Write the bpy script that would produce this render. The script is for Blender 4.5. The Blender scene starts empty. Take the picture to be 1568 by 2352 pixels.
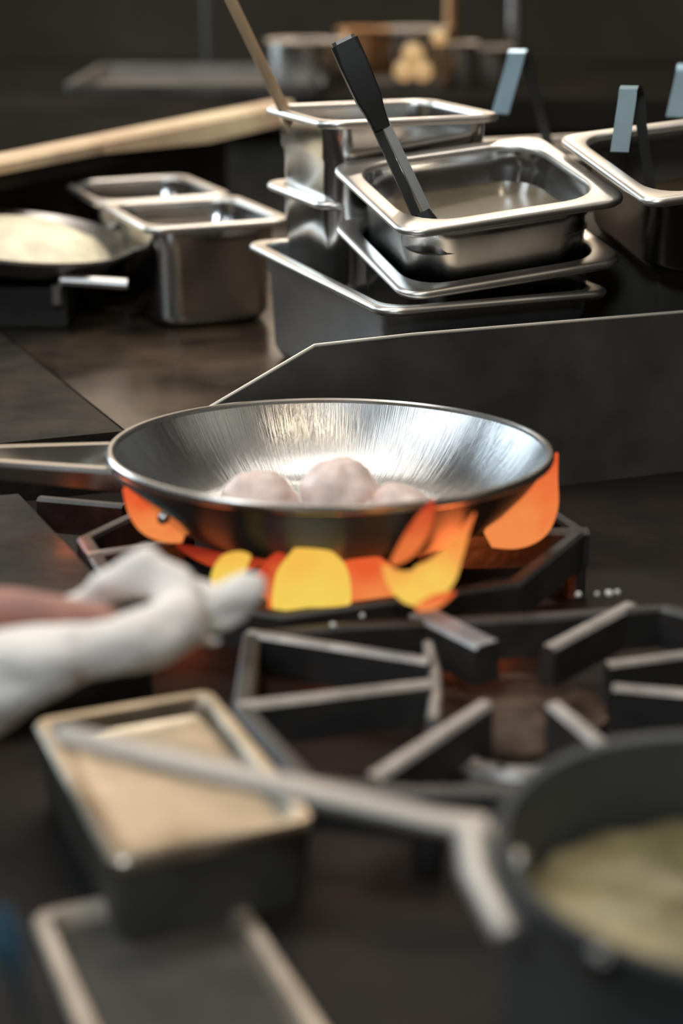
import bpy, bmesh, random
from math import *
from mathutils import Vector, Matrix, noise
random.seed(7)
SC = bpy.context.scene
COL = SC.collection

# ------------------------------------------------------------------ camera
F, CZ, PITCH = 3900.0, .371, radians(19)
cam = bpy.data.cameras.new('camera')
cam.sensor_fit = 'VERTICAL'; cam.sensor_height = 36.0; cam.lens = 36.0 * F / 2352
cam.clip_start = .02
cam.dof.use_dof = True; cam.dof.focus_distance = 1.25; cam.dof.aperture_fstop = 3.1
camo = bpy.data.objects.new('camera', cam); COL.objects.link(camo)
camo.location = (0, 0, CZ); camo.rotation_euler = (radians(90) - PITCH, 0, 0)
SC.camera = camo
FW = Vector((0, cos(PITCH), -sin(PITCH))); UP = Vector((0, sin(PITCH), cos(PITCH))); CAM = Vector((0, 0, CZ))
def ray(x, y): return FW + Vector(((x - 784) / F, 0, 0)) + UP * ((1176 - y) / F)
def atz(x, y, z):
    r = ray(x, y); return CAM + r * ((z - CZ) / r.z)
def atd(x, y, d): return CAM + ray(x, y) * d
def aty(x, y, Y):
    r = ray(x, y); return CAM + r * (Y / r.y)

# ------------------------------------------------------------------ world, lamps, exposure
SC.view_settings.view_transform = 'Standard'; SC.view_settings.look = 'None'
SC.view_settings.gamma = 1.0; SC.view_settings.use_curve_mapping = False
SC.view_settings.exposure = 0.0
w = bpy.data.worlds.new('kitchen_air'); SC.world = w; w.use_nodes = True  # even ambient glow, added to lift the darkest tones
w.node_tree.nodes['Background'].inputs[0].default_value = (.040, .0345, .027, 1)
w.node_tree.nodes['Background'].inputs[1].default_value = 1.0
def area(name, loc, aim, sx, sy, power, colr):
    l = bpy.data.lights.new(name, 'AREA'); l.shape = 'RECTANGLE'; l.size = sx; l.size_y = sy
    l.energy = power; l.color = colr
    o = bpy.data.objects.new(name, l); COL.objects.link(o); o.location = loc
    o.rotation_euler = (Vector(aim) - Vector(loc)).to_track_quat('-Z', 'Y').to_euler()
    return o
def point(name, loc, power, colr, r=.02):
    l = bpy.data.lights.new(name, 'POINT'); l.energy = power; l.color = colr; l.shadow_soft_size = r
    o = bpy.data.objects.new(name, l); COL.objects.link(o); o.location = loc
    return o
area('window_light', (-1.42, .82, 1.72), (0, 1.1, .05), .62, 1.25, 15, (.86, .94, 1.0))
area('side_window', (-1.75, 1.5, 1.2), (0, 1.2, .05), .35, .7, 3, (.78, .90, 1.0))
area('hood_light', (-.25, 3.6, 1.34), (-.05, .9, .45), 2.0, 1.94, 17, (1.0, .80, .60))  # unseen warm panel, stretched low and tall so rims and trays reflect it
area('back_window', (-2.1, 3.2, .75), (0, 1.4, .1), 1.3, 1.3, 38, (.74, .89, 1.0))  # added cool area light, brightens the left faces of the steel pans
area('service_light', (-.5, -1.5, 2.1), (0, 1.0, .1), .8, .5, 30, (.78, .90, 1.0))  # added behind the camera for the ladle hooks and the towel front
area('ceiling_light', (.28, .42, 1.75), (0, 1.1, .05), .20, .20, 4.5, (1.0, .82, .60))
area('ceiling_panel', (-.1, 1.55, 2.2), (0, 1.1, .1), 1.7, .8, 26, (1.0, .92, .83))  # large area added overhead to brighten pan rims and cloth
area('side_lamp', (1.7, .9, 1.7), (0, 1.1, .05), 1.3, .9, 2.6, (1.0, .93, .80))  # added at the right to lift the dark left inside of the frying pan
area('counter_lamp', (.15, 2.35, 1.25), (.1, 3.0, .12), .22, .22, 14, (1.0, .90, .76))  # added over the far counter to put glints on pots and tins
FLC = (1.0, .20, .05)

# ------------------------------------------------------------------ materials
def mat(name, base, metal=0., rough=.5, var=0., vscale=30., vcol=None, bump=0., bscale=60., spec=.5, rvar=0., aniso=0., stretch=None, sss=0., coat=0.):
    m = bpy.data.materials.new(name); m.use_nodes = True; nt = m.node_tree
    b = nt.nodes['Principled BSDF']
    b.inputs['Base Color'].default_value = (*base, 1); b.inputs['Metallic'].default_value = metal
    b.inputs['Roughness'].default_value = rough; b.inputs['Specular IOR Level'].default_value = spec
    if coat: b.inputs['Coat Weight'].default_value = coat; b.inputs['Coat Roughness'].default_value = .2
    if sss:
        b.inputs['Subsurface Weight'].default_value = sss; b.inputs['Subsurface Radius'].default_value = (.01, .005, .003)
    tc = nt.nodes.new('ShaderNodeTexCoord'); src = tc.outputs['Object']
    if stretch:
        mp = nt.nodes.new('ShaderNodeMapping'); mp.inputs['Scale'].default_value = stretch
        nt.links.new(src, mp.inputs[0]); src = mp.outputs[0]
    def nz(s, d=4.):
        n = nt.nodes.new('ShaderNodeTexNoise'); n.inputs['Scale'].default_value = s; n.inputs['Detail'].default_value = d
        nt.links.new(src, n.inputs['Vector']); return n
    if var or vcol:
        n = nz(vscale); r = nt.nodes.new('ShaderNodeValToRGB')
        r.color_ramp.elements[0].position = .35; r.color_ramp.elements[1].position = .68
        c2 = vcol if vcol else tuple(min(1, c * (1 + var)) for c in base)
        c1 = base if vcol else tuple(c * (1 - var) for c in base)
        r.color_ramp.elements[0].color = (*c1, 1); r.color_ramp.elements[1].color = (*c2, 1)
        nt.links.new(n.outputs[0], r.inputs[0]); nt.links.new(r.outputs[0], b.inputs['Base Color'])
    if rvar:
        n = nz(vscale * .7); mr = nt.nodes.new('ShaderNodeMapRange')
        mr.inputs['From Min'].default_value = .3; mr.inputs['From Max'].default_value = .7
        mr.inputs['To Min'].default_value = max(.03, rough - rvar); mr.inputs['To Max'].default_value = rough + rvar
        nt.links.new(n.outputs[0], mr.inputs[0]); nt.links.new(mr.outputs[0], b.inputs['Roughness'])
    if bump:
        n = nz(bscale, 6.); bp = nt.nodes.new('ShaderNodeBump'); bp.inputs['Strength'].default_value = bump; bp.inputs['Distance'].default_value = .002
        nt.links.new(n.outputs[0], bp.inputs['Height']); nt.links.new(bp.outputs[0], b.inputs['Normal'])
    if aniso:
        b.inputs['Anisotropic'].default_value = aniso; b.inputs['Anisotropic Rotation'].default_value = ROT
        t = nt.nodes.new('ShaderNodeTangent'); t.direction_type = 'RADIAL'; t.axis = 'Z'
        nt.links.new(t.outputs[0], b.inputs['Tangent'])
    return m
M = {}
ROT = .25
M['steel'] = mat('stainless_steel', (.62, .60, .57), 1, .24, var=.06, vscale=14, rvar=.05)
M['pan_steel'] = mat('gastro_pan_steel', (.54, .535, .52), 1, .19, var=.10, vscale=22, rvar=.06)
M['dull_steel'] = mat('dull_worn_steel', (.36, .34, .32), 1, .38, var=.15, vscale=20, rvar=.08)
M['panel'] = mat('blackened_steel_sheet', (.075, .069, .058), .0, .6, var=.25, vscale=18, spec=.15)  # black sheet; also stands for shade on the tray sides
M['panel_edge'] = mat('bare_sheet_edge', (.78, .72, .62), .5, .40)
M['counter'] = mat('greasy_brown_counter', (.014, .0115, .009), 0, .24, vscale=9, vcol=(.085, .055, .034), rvar=.12, spec=.6, bump=.08, bscale=40)  # near-black with lighter brown patches
M['griddle'] = mat('seasoned_griddle_plate', (.015, .013, .010), 0, .65, vscale=26, vcol=(.034, .029, .022), bump=.5, bscale=130, rvar=.12, spec=.2)
M['deck'] = mat('dark_stove_deck', (.012, .0098, .0078), 0, .6, vscale=20, vcol=(.022, .015, .011), bump=.3, bscale=90, spec=.22)
M['crust'] = mat('burnt_on_crust', (.035, .022, .016), 0, .75, vscale=60, vcol=(.12, .075, .05), bump=1., bscale=160, spec=.3)
M['iron'] = mat('cast_iron', (.020, .019, .018), .0, .48, vscale=40, vcol=(.04, .034, .031), bump=.35, bscale=150, spec=.7)
M['iron_worn'] = mat('worn_bare_iron', (.38, .355, .33), .4, .45, vscale=50, var=.25, bump=.3, bscale=150)  # lighter tone puts the light on the grate bars into their colour
M['room'] = mat('sooty_kitchen_wall', (.056, .049, .039), 0, .9, var=.15, vscale=3, spec=.05)  # one dark tone with slight mottling
M['soot'] = mat('soot_black_steel', (.016, .0145, .012), 0, .9, var=.2, vscale=6, spec=.0)  # flat black for the ledge top and far counter
M['matte_steel'] = mat('matte_grey_steel', (.50, .50, .49), 1, .46, var=.08, vscale=18)
M['floor'] = mat('dark_quarry_floor', (.06, .052, .042), 0, .7, var=.2, vscale=6, spec=.2)
M['ledge'] = mat('warm_worn_edge', (.95, .66, .45), .4, .40, var=.3, vscale=7)  # warm tint puts the light on the ledge edge into its colour
M['satin'] = mat('satin_steel_handle', (.46, .43, .39), .6, .48, var=.05)
M['black'] = mat('black_plastic', (.020, .019, .018), 0, .35, spec=.5)
M['dark_steel'] = mat('dark_smoked_steel', (.045, .043, .040), .3, .35, var=.2, spec=.4)
M['wood'] = mat('pale_wood', (.42, .29, .17), 0, .55, var=.25, vscale=30, stretch=(1, 1, .15))
M['ladle_steel'] = mat('satin_ladle_steel', (.13, .19, .235), 1, .36, var=.08, vscale=40, stretch=(1, 1, .1))  # bluish tint puts the light on the hooks into their colour
M['rim_steel'] = mat('worn_rim_steel', (.72, .69, .65), 1, .36, var=.06, vscale=25)  # lighter, rougher steel than the pan walls; also paints highlights on the tongs
M['smoked'] = mat('smoked_pan_steel', (.13, .125, .115), 1, .30, var=.2, vscale=16)  # darker steel than the other pans
M['soot_tray'] = mat('dull_soot_tray', (.10, .10, .095), .5, .6, var=.3, vscale=9)  # dark grey with broad mottling
M['iron_bright'] = mat('polished_worn_iron', (.46, .47, .49), .5, .36, var=.2, vscale=40)  # bluish tone puts the light on one grate finger into its colour
M['gold'] = mat('brass', (.95, .64, .32), .25, .35, var=.1)
M['tin_side'] = mat('dark_tin_side', (.12, .07, .035), .6, .5)
M['copper'] = mat('copper', (.55, .30, .14), 1, .35, var=.15)
M['cloth'] = mat('white_cotton_cloth', (.86, .815, .76), 0, .95, var=.05, vscale=40, bump=.4, bscale=300, spec=.1)
M['skin'] = mat('skin', (.42, .20, .15), 0, .5, var=.15, vscale=60, sss=.15, bump=.15, bscale=200)
M['nail'] = mat('fingernail', (.55, .33, .28), 0, .3)
M['apron'] = mat('blue_cotton', (.05, .12, .18), 0, .9, var=.15, spec=.1)
M['food'] = mat('pale_raw_scallop', (.74, .58, .52), 0, .42, var=.10, vscale=90, bump=.5, bscale=110, sss=.25)
M['crumb'] = mat('white_crumb', (.85, .82, .76), 0, .6, var=.05)
M['sauce'] = mat('brown_broth', (.10, .082, .052), 0, .25, vcol=(.16, .13, .085), vscale=16, bump=.15, bscale=30, spec=.6)
M['dark_sauce'] = mat('dark_sauce', (.05, .035, .02), 0, .25, var=.3)
M['herbs'] = mat('olive_braise', (.12, .105, .045), 0, .45, vscale=26, vcol=(.36, .30, .16), bump=1., bscale=40)
M['rice'] = mat('pale_meal', (.92, .80, .60), 0, .6, var=.2, vscale=30, bump=.6, bscale=60)
M['bowl_dark'] = mat('dark_pan_interior', (.10, .106, .104), .4, .40, var=.2, vscale=12)
M['fryer'] = mat('brushed_frying_pan', (.50, .51, .51), 1, .24, aniso=.85)
M['fryer_out'] = mat('sooty_frying_pan_side', (.17, .18, .175), 1, .44, var=.12, vscale=30, aniso=.92)  # darker brushed steel than the inside
# brushed radial scratches on the inside of the frying pan
nt = M['fryer'].node_tree; bs = nt.nodes['Principled BSDF']
tc = nt.nodes.new('ShaderNodeTexCoord'); sp = nt.nodes.new('ShaderNodeSeparateXYZ'); nt.links.new(tc.outputs['Object'], sp.inputs[0])
at = nt.nodes.new('ShaderNodeMath'); at.operation = 'ARCTAN2'; nt.links.new(sp.outputs[1], at.inputs[0]); nt.links.new(sp.outputs[0], at.inputs[1])
cx = nt.nodes.new('ShaderNodeCombineXYZ'); nt.links.new(at.outputs[0], cx.inputs[0]); nt.links.new(sp.outputs[2], cx.inputs[1])
nn = nt.nodes.new('ShaderNodeMapping'); nn.inputs['Scale'].default_value = (170, 16, 1); nt.links.new(cx.outputs[0], nn.inputs[0])
nz = nt.nodes.new('ShaderNodeTexNoise'); nz.inputs['Scale'].default_value = 1.; nz.inputs['Detail'].default_value = 4; nt.links.new(nn.outputs[0], nz.inputs['Vector'])
bp = nt.nodes.new('ShaderNodeBump'); bp.inputs['Strength'].default_value = .20; bp.inputs['Distance'].default_value = .0012
nt.links.new(nz.outputs[0], bp.inputs['Height']); nt.links.new(bp.outputs[0], bs.inputs['Normal'])
def flame_mat(name, low, high, s, p0=.25, p1=.85):
    m = bpy.data.materials.new(name); m.use_nodes = True; nt = m.node_tree
    for n in list(nt.nodes):
        if n.type == 'BSDF_PRINCIPLED': nt.nodes.remove(n)
    out = nt.nodes['Material Output']; em = nt.nodes.new('ShaderNodeEmission'); em.inputs[1].default_value = s
    tc = nt.nodes.new('ShaderNodeTexCoord'); sp = nt.nodes.new('ShaderNodeSeparateXYZ'); nt.links.new(tc.outputs['Generated'], sp.inputs[0])
    nz = nt.nodes.new('ShaderNodeTexNoise'); nz.inputs['Scale'].default_value = 2.2; nz.inputs['Detail'].default_value = 2
    nt.links.new(tc.outputs['Generated'], nz.inputs['Vector'])
    ad = nt.nodes.new('ShaderNodeMath'); ad.operation = 'MULTIPLY_ADD'; ad.inputs[1].default_value = .7
    nt.links.new(nz.outputs[0], ad.inputs[0]); 
    sb = nt.nodes.new('ShaderNodeMath'); sb.operation = 'SUBTRACT'; sb.inputs[1].default_value = .35; nt.links.new(sp.outputs[2], sb.inputs[0])
    nt.links.new(sb.outputs[0], ad.inputs[2])
    r = nt.nodes.new('ShaderNodeValToRGB'); r.color_ramp.elements[0].position = p0; r.color_ramp.elements[1].position = p1
    r.color_ramp.elements[0].color = (*low, 1); r.color_ramp.elements[1].color = (*high, 1)
    nt.links.new(ad.outputs[0], r.inputs[0]); nt.links.new(r.outputs[0], em.inputs[0]); nt.links.new(em.outputs[0], out.inputs[0])
    return m
YEL, ORA, RED = (.86, .60, .10), (.88, .20, .05), (.62, .055, .02)
M['fl_yellow'] = flame_mat('yellow_flame', YEL, (.88, .46, .07), 1.05, .3, 1.0)
M['fl_mixed'] = flame_mat('yellow_orange_flame', (.88, .56, .10), ORA, 1.05, .2, .75)
M['fl_orange'] = flame_mat('orange_flame', (.88, .26, .07), (.80, .11, .03), 1.0)
M['fl_red'] = flame_mat('red_flame', ORA, RED, .9)

# ------------------------------------------------------------------ mesh helpers
class MB:
    def __init__(s): s.v = []; s.f = []; s.mi = []
    def add(s, vs, fs, mi=0):
        o = len(s.v); s.v += [tuple(q) for q in vs]; s.f += [tuple(i + o for i in f) for f in fs]; s.mi += [mi] * len(fs)
    def loft(s, loops, cap0=True, cap1=True, mi=0, closed=True):
        n = len(loops[0]); vs = [q for l in loops for q in l]; fs = []
        for i in range(len(loops) - 1):
            for j in range(n if closed else n - 1):
                k = (j + 1) % n; fs.append((i * n + j, i * n + k, (i + 1) * n + k, (i + 1) * n + j))
        if cap0: fs.append(tuple(reversed(range(n))))
        if cap1: fs.append(tuple((len(loops) - 1) * n + j for j in range(n)))
        s.add(vs, fs, mi)
    def box(s, lo, hi, mi=0, T=None):
        vs = [Vector((x, y, z)) for z in (lo[2], hi[2]) for x, y in ((lo[0], lo[1]), (hi[0], lo[1]), (hi[0], hi[1]), (lo[0], hi[1]))]
        if T: vs = [T @ q for q in vs]
        s.add(vs, [(3, 2, 1, 0), (4, 5, 6, 7), (0, 1, 5, 4), (1, 2, 6, 5), (2, 3, 7, 6), (3, 0, 4, 7)], mi)
    def prism(s, pts, z0, z1, mi=0, mtop=None):
        n = len(pts); vs = [Vector((p[0], p[1], z0)) for p in pts] + [Vector((p[0], p[1], z1)) for p in pts]
        s.add(vs, [tuple(reversed(range(n)))] + [(i, (i + 1) % n, n + (i + 1) % n, n + i) for i in range(n)], mi)
        s.add(vs[n:], [tuple(range(n))], mi if mtop is None else mtop)
    def bar(s, a, b, wid, h, mi=0, mtop=None, taper=1., drop=0.):
        """upright bar from a to b, top at the points' z, height h, chamfered top"""
        a = Vector(a); b = Vector(b); d = (b - a); d.z = 0; d.normalize(); p = Vector((-d.y, d.x, 0)); lp = []
        for q, k, dr in ((a, 1., 0.), (b, taper, drop)):
            hw = wid / 2 * k; c = min(hw * .45, .002)
            lp.append([q + p * x + Vector((0, 0, z)) for x, z in ((hw, -h + dr), (hw, -c), (hw - c, 0), (-hw + c, 0), (-hw, -c), (-hw, -h + dr))])
        s.loft(lp, mi=mi)
        if mtop is not None:
            for q in (-7, -6, -5): s.mi[q] = mtop
    def tube(s, pts, rad, n=12, mi=0, flat=1., cap=True, upv=Vector((0, 0, 1))):
        pts = [Vector(p) for p in pts]; lp = []
        for i, p in enumerate(pts):
            t = (pts[min(i + 1, len(pts) - 1)] - pts[max(i - 1, 0)]).normalized()
            u = upv if abs(t.dot(upv)) < .95 else Vector((1, 0, 0))
            a = t.cross(u).normalized(); b = a.cross(t).normalized()
            r = rad[i] if isinstance(rad, (list, tuple)) else rad
            f = flat[i] if isinstance(flat, (list, tuple)) else flat
            lp.append([p + a * cos(2 * pi * k / n) * r + b * sin(2 * pi * k / n) * r * f for k in range(n)])
        s.loft(lp, cap, cap, mi)
    def strip(s, pts, wv, th, mi=0):
        """flat metal strip along pts, width vector(s) wv, thickness th"""
        pts = [Vector(p) for p in pts]; lp = []
        for i, p in enumerate(pts):
            t = (pts[min(i + 1, len(pts) - 1)] - pts[max(i - 1, 0)]).normalized()
            w_ = Vector(wv[i] if isinstance(wv, list) else wv); n = t.cross(w_).normalized() * th / 2
            lp.append([p - w_ / 2 - n, p + w_ / 2 - n, p + w_ / 2 + n, p - w_ / 2 + n])
        s.loft(lp, mi=mi)
    def lathe(s, prof, n=64, mi=0, T=None, mis=None, caps=True):
        lp = [[Vector((r * cos(2 * pi * k / n), r * sin(2 * pi * k / n), z)) for k in range(n)] for r, z in prof]
        if T: lp = [[T @ q for q in l] for l in lp]
        for i in range(len(lp) - 1): s.loft(lp[i:i + 2], False, False, mis[i] if mis else mi)
        if not caps: return
        s.add(lp[0], [tuple(reversed(range(n)))], mis[0] if mis else mi); s.add(lp[-1], [tuple(range(n))], mis[-1] if mis else mi)
    def sphere(s, c, r, n=12, m=8, sc=(1, 1, 1), jit=0., seed=0, mi=0):
        c = Vector(c); vs = []; fs = []
        for i in range(m + 1):
            th = pi * i / m
            for j in range(n):
                ph = 2 * pi * j / n; d = Vector((sin(th) * cos(ph), sin(th) * sin(ph), cos(th)))
                k = 1 + jit * noise.noise(d * 1.6 + Vector((seed * 3.1, seed, 0)))
                vs.append(c + Vector((d.x * sc[0], d.y * sc[1], d.z * sc[2])) * r * k)
        for i in range(m):
            for j in range(n):
                k = (j + 1) % n; fs.append((i * n + j, (i + 1) * n + j, (i + 1) * n + k, i * n + k))
        s.add(vs, fs, mi)
    def build(s, name, mats, parent=None, smooth=True, origin=None, angle=35, weld=True):
        me = bpy.data.meshes.new(name)
        o0 = Vector(origin) if origin is not None else Vector((0, 0, 0))
        me.from_pydata([Vector(q) - o0 for q in s.v], [], s.f)
        for m in (mats if isinstance(mats, (list, tuple)) else [mats]): me.materials.append(m)
        for p, i in zip(me.polygons, s.mi): p.material_index = i
        bm = bmesh.new(); bm.from_mesh(me)
        if weld: bmesh.ops.remove_doubles(bm, verts=bm.verts, dist=1e-6)
        bmesh.ops.recalc_face_normals(bm, faces=bm.faces); bm.to_mesh(me); bm.free()
        if smooth:
            me.shade_smooth(); me.set_sharp_from_angle(angle=radians(angle))
        o = bpy.data.objects.new(name, me); COL.objects.link(o); o.location = o0
        if parent is not None:
            o.parent = parent; o.matrix_parent_inverse = parent.matrix_basis.inverted()
        return o
def tag(o, label=None, cat=None, group=None, kind=None):
    for k, v in (('label', label), ('category', cat), ('group', group), ('kind', kind)):
        if v: o[k] = v
    return o
def thing(name, loc, label, cat, group=None):
    o = bpy.data.objects.new(name, None); COL.objects.link(o); o.location = loc
    o.empty_display_size = .02
    return tag(o, label, cat, group)
def rr(wx, wy, r, z, n=6):
    out = []
    for cx, cy, a0 in ((wx / 2 - r, wy / 2 - r, 0), (-wx / 2 + r, wy / 2 - r, 90), (-wx / 2 + r, -wy / 2 + r, 180), (wx / 2 - r, -wy / 2 + r, 270)):
        for k in range(n + 1):
            a = radians(a0 + 90 * k / n); out.append(Vector((cx + r * cos(a), cy + r * sin(a), z)))
    return out
def pose(c, yaw, tilt=0., roll=0.):
    return Matrix.Translation(c) @ Matrix.Rotation(radians(yaw), 4, 'Z') @ Matrix.Rotation(radians(tilt), 4, 'X') @ Matrix.Rotation(radians(roll), 4, 'Y')
def gastro(name, label, T, a, b, depth, m, fl=.015, taper=.006, rc=.028, group=None, lip=.0075, ro=.020):
    """hotel pan: rolled flange, tapered walls, rounded floor; origin at the rim centre"""
    t = .0012; ai, bi = a - 2 * fl, b - 2 * fl; tp = taper
    rl = lip * .5; P = [(-.0008, -lip)]                      # (inset, z) of the rolled edge
    P += [(rl * (1 - cos(radians(q))) - 0., -lip + rl + rl * sin(radians(q))) for q in (-60, -30, 0, 25, 50, 72, 90)]
    L = [rr(a - 2 * x, b - 2 * x, ro - x * .5, z) for x, z in P[1:]]
    L.append(rr(ai + .006, bi + .006, rc + .003, -.0002)); L.append(rr(ai + .003, bi + .003, rc + .0015, -.0007)); L.append(rr(ai + .001, bi + .001, rc + .0005, -.0020)); L.append(rr(ai, bi, rc, -.005))
    mb = MB(); mb.loft(L + [rr(ai + 2 * t, bi + 2 * t, rc, -.0052), rr(ai + .004, bi + .004, rc, -.0035), rr(a - 2 * rl - .001, b - 2 * rl - .001, ro - rl * .5, -.003)] + [L[0]], False, False)
    rim = mb
    B = [rr(ai, bi, rc, -.005), rr(ai - 2 * tp * .25, bi - 2 * tp * .25, rc, -depth * .22), rr(ai - 2 * tp * .25 - .004, bi - 2 * tp * .25 - .004, rc, -depth * .25),
         rr(ai - 2 * tp, bi - 2 * tp, rc, -depth + .014), rr(ai - 2 * tp - .008, bi - 2 * tp - .008, rc, -depth + .004), rr(ai - 2 * tp - .026, bi - 2 * tp - .026, rc * .8, -depth + t)]
    mb = MB(); mb.loft(B, False, True)
    O = [B[0], rr(ai + 2 * t, bi + 2 * t, rc, -.0052), rr(ai + 2 * t - tp * .5, bi + 2 * t - tp * .5, rc, -depth * .22), rr(ai + 2 * t - tp * .5 - .004, bi + 2 * t - tp * .5 - .004, rc, -depth * .25),
         rr(ai - 2 * tp + 2 * t, bi - 2 * tp + 2 * t, rc, -depth + .012), rr(ai - 2 * tp - .006, bi - 2 * tp - .006, rc, -depth + .003), rr(ai - 2 * tp - .024, bi - 2 * tp - .024, rc * .8, -depth)]
    mb.loft(O, False, True)
    o = mb.build(name, m, smooth=True, angle=50); o.matrix_world = T
    r_ = rim.build('rim', M['rim_steel'], smooth=True, angle=60); r_.parent = o; r_.matrix_parent_inverse = Matrix(); r_.matrix_local = Matrix()
    return tag(o, label, 'pan', group)
def fill(name, label, T, a, b, z, m, rc=.026, h=.003, kind=None, cat='sauce', ripple=.0):
    mb = MB(); mb.loft([rr(a - .01, b - .01, rc, z - h), rr(a, b, rc, z - h * .2), rr(a - .004, b - .004, rc, z), rr(a * .5, b * .5, rc * .5, z + ripple), rr(a * .1, b * .1, rc * .1, z + ripple)])
    o = mb.build(name, m); o.matrix_world = T
    return tag(o, label, cat, None, kind)

# ------------------------------------------------------------------ setting
def st(mb, name, m, **k): return tag(mb.build(name, m, smooth=False, **k), kind='structure')
mb = MB(); mb.box((-3.2, -.8, -.95), (3.2, 4.6, -.9)); st(mb, 'floor', M['floor'])
mb = MB(); mb.box((-3.2, 4.5, -.9), (3.2, 4.6, 2.6)); st(mb, 'wall_back', M['room'])
mb = MB(); mb.box((2.6, -.8, -.9), (2.7, 4.5, 2.6)); st(mb, 'wall_right', M['room'])
YAW = 22.; U = Vector((cos(radians(YAW)), sin(radians(YAW)), 0)); V = Vector((-U.y, U.x, 0))
def K(p, u, v, z=0.): return Vector((p[0], p[1], 0)) + U * u + V * v + Vector((0, 0, z))

# stove body: deck with front skirt
stove = thing('stove', (0, .8, -.9), 'dark steel commercial gas range under the pans and grates', 'stove')
mb = MB(); mb.prism([(-1.0, .40), (1.1, .40), (1.1, 1.722), (-1.0, .958)], -.09, -.045); mb.build('deck', M['deck'], stove, smooth=False)
mb = MB(); mb.prism([(-1.0, .42), (1.1, .42), (1.1, 1.71), (-1.0, .945)], -.9, -.09); mb.build('cabinet', M['dark_steel'], stove, smooth=False)

# counter behind the stove
e0 = atz(0, 1022, 0); e1 = atz(290, 992, 0)
ed = Vector((cos(radians(20)), sin(radians(20)), 0))
c_l = e1 - ed * 1.2; c_r = e1 + ed * 1.5
sd = (atz(0, 760, 0) - atz(290, 992, 0)).normalized()
mb = MB(); s0 = e1; s1 = e1 + sd * 1.0
mb.prism([(s0.x + .001, s0.y), (c_r.x, c_r.y), (c_r.x, 2.3), (s1.x + .001, s1.y)], -.9, 0)
tag(mb.build('steel_counter', M['counter'], smooth=False), 'greasy brown-black counter running behind the stove under the steel pans', 'counter')
mb = MB(); mb.prism([(c_l.x, c_l.y), (s0.x - .002, s0.y - .001), (s1.x - .002, s1.y), (s1.x - .5, s1.y), (c_l.x, 2.0)], -.9, .001)
tag(mb.build('griddle', M['griddle'], smooth=False), 'dark flat griddle plate left of the seam behind the frying pan handle', 'griddle')
# plate left of the burner
p0 = atz(42, 1134, 0); p1 = atz(236, 1340, 0); pdv = (p1 - p0).normalized(); p2 = p1 + pdv * .085
q0 = Vector((cos(radians(24)), sin(radians(24)), 0))
mb = MB(); mb.prism([tuple(p0)[:2], tuple(p0 - q0 * .6 + Vector((0, .1, 0)))[:2], tuple(p2 - q0 * .6)[:2], tuple(p2)[:2]], -.045, 0)
o = mb.build('stove_plate', M['griddle'], smooth=False)
tag(o, 'rough grey-brown cast plate beside the lit burner, under the towel', 'plate')

# splash panel behind the lit burner
pn = Vector((-.0935, 1.175, 0)); pu = Vector((cos(radians(20)), sin(radians(20)), 0)); pv = Vector((-pu.y, pu.x, 0))
def PP(s, z): return pn + pu * s + Vector((0, 0, z))
prof = [(-.03, -.045), (-.03, .028), (0, .046), (.079, .0845), (.155, .0865), (1.1, .0865), (1.1, -.045)]
mb = MB(); mb.loft([[PP(s, z) for s, z in prof], [PP(s, z) + pv * .0015 for s, z in prof]])
pan_o = mb.build('splash_guard', M['panel'], smooth=False); tag(pan_o, 'black sheet splash guard with a clipped corner behind the lit frying pan', 'splash guard')
mb = MB(); tp = [PP(s, z) + pv * .0007 for s, z in prof[:6]][1:]
mb.tube(tp, .0014, 8); mb.build('bare_edge', M['panel_edge'], pan_o)['label'] = 'bright bare top edge'  # thin cream tube along the top of the sheet

# ------------------------------------------------------------------ steel pans on the counter
A_T = pose((.106, 1.360, .182), 19.5, 10.1, -5.35); AN = (A_T.to_3x3() @ Vector((0, 0, 1)))
GA, GB = .188, .173
A3_T = pose((.094 - .033 * .93 + .0, 1.44 - .033 * .37, .102), YAW)
gastro('steel_pan', 'wide shallow steel pan lowest under the tilted stack, its corner above the splash guard', A3_T, .20, .318, .102, M['matte_steel'], fl=.012, rc=.022)
gastro('steel_pan', 'steel pan nested directly under the tilted pan holding the tongs', Matrix.Translation(AN * -.050) @ A_T, GA, GB, .094, M['pan_steel'], fl=.015, rc=.028, taper=.004)
gastro('steel_pan', 'tilted steel pan of brown broth with the tongs standing in it', A_T, GA, GB, .084, M['pan_steel'], fl=.016, rc=.034, taper=.003)
fill('broth', 'thin brown broth in the tilted pan with the tongs', A_T, GA - .036, GB - .036, -.030, M['sauce'])
E_T = pose((.0326, 1.518, .1542), YAW)
gastro('steel_pan', 'deep steel pan holding the taller pan with the wooden stick', E_T, .166, .1527, .148, M['pan_steel'], fl=.012, rc=.022)
B_T = pose((.0336, 1.5027, .2224), 22.5)
gastro('steel_pan', 'tall steel pan with the wooden stick, wedged in a deeper pan', B_T, .166, .1527, .148, M['pan_steel'], fl=.009, rc=.022)
fill('dark_sauce', 'dark sauce low in the tall pan with the wooden stick', B_T, .125, .112, -.07, M['dark_sauce'])
D_T = pose((.291, 1.366, .203), 17, 10, -5)
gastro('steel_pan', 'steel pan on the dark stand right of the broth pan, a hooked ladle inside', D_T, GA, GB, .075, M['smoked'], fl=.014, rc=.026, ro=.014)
fill('dark_sauce', 'dark sauce in the pan right of the broth pan', D_T, GA - .036, GB - .036, -.045, M['dark_sauce'])
C1_T = pose((-.147, 1.70, .104), 23)
gastro('steel_pan', 'deep steel pan at the front left of the counter with a vertical highlight', C1_T, .15, .17, .104, M['pan_steel'], fl=.011, rc=.026)
vC = Vector((-sin(radians(23)), cos(radians(23)), 0))
C2_T = pose(Vector((-.147, 1.70, .104)) + vC * .176, 23)
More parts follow.
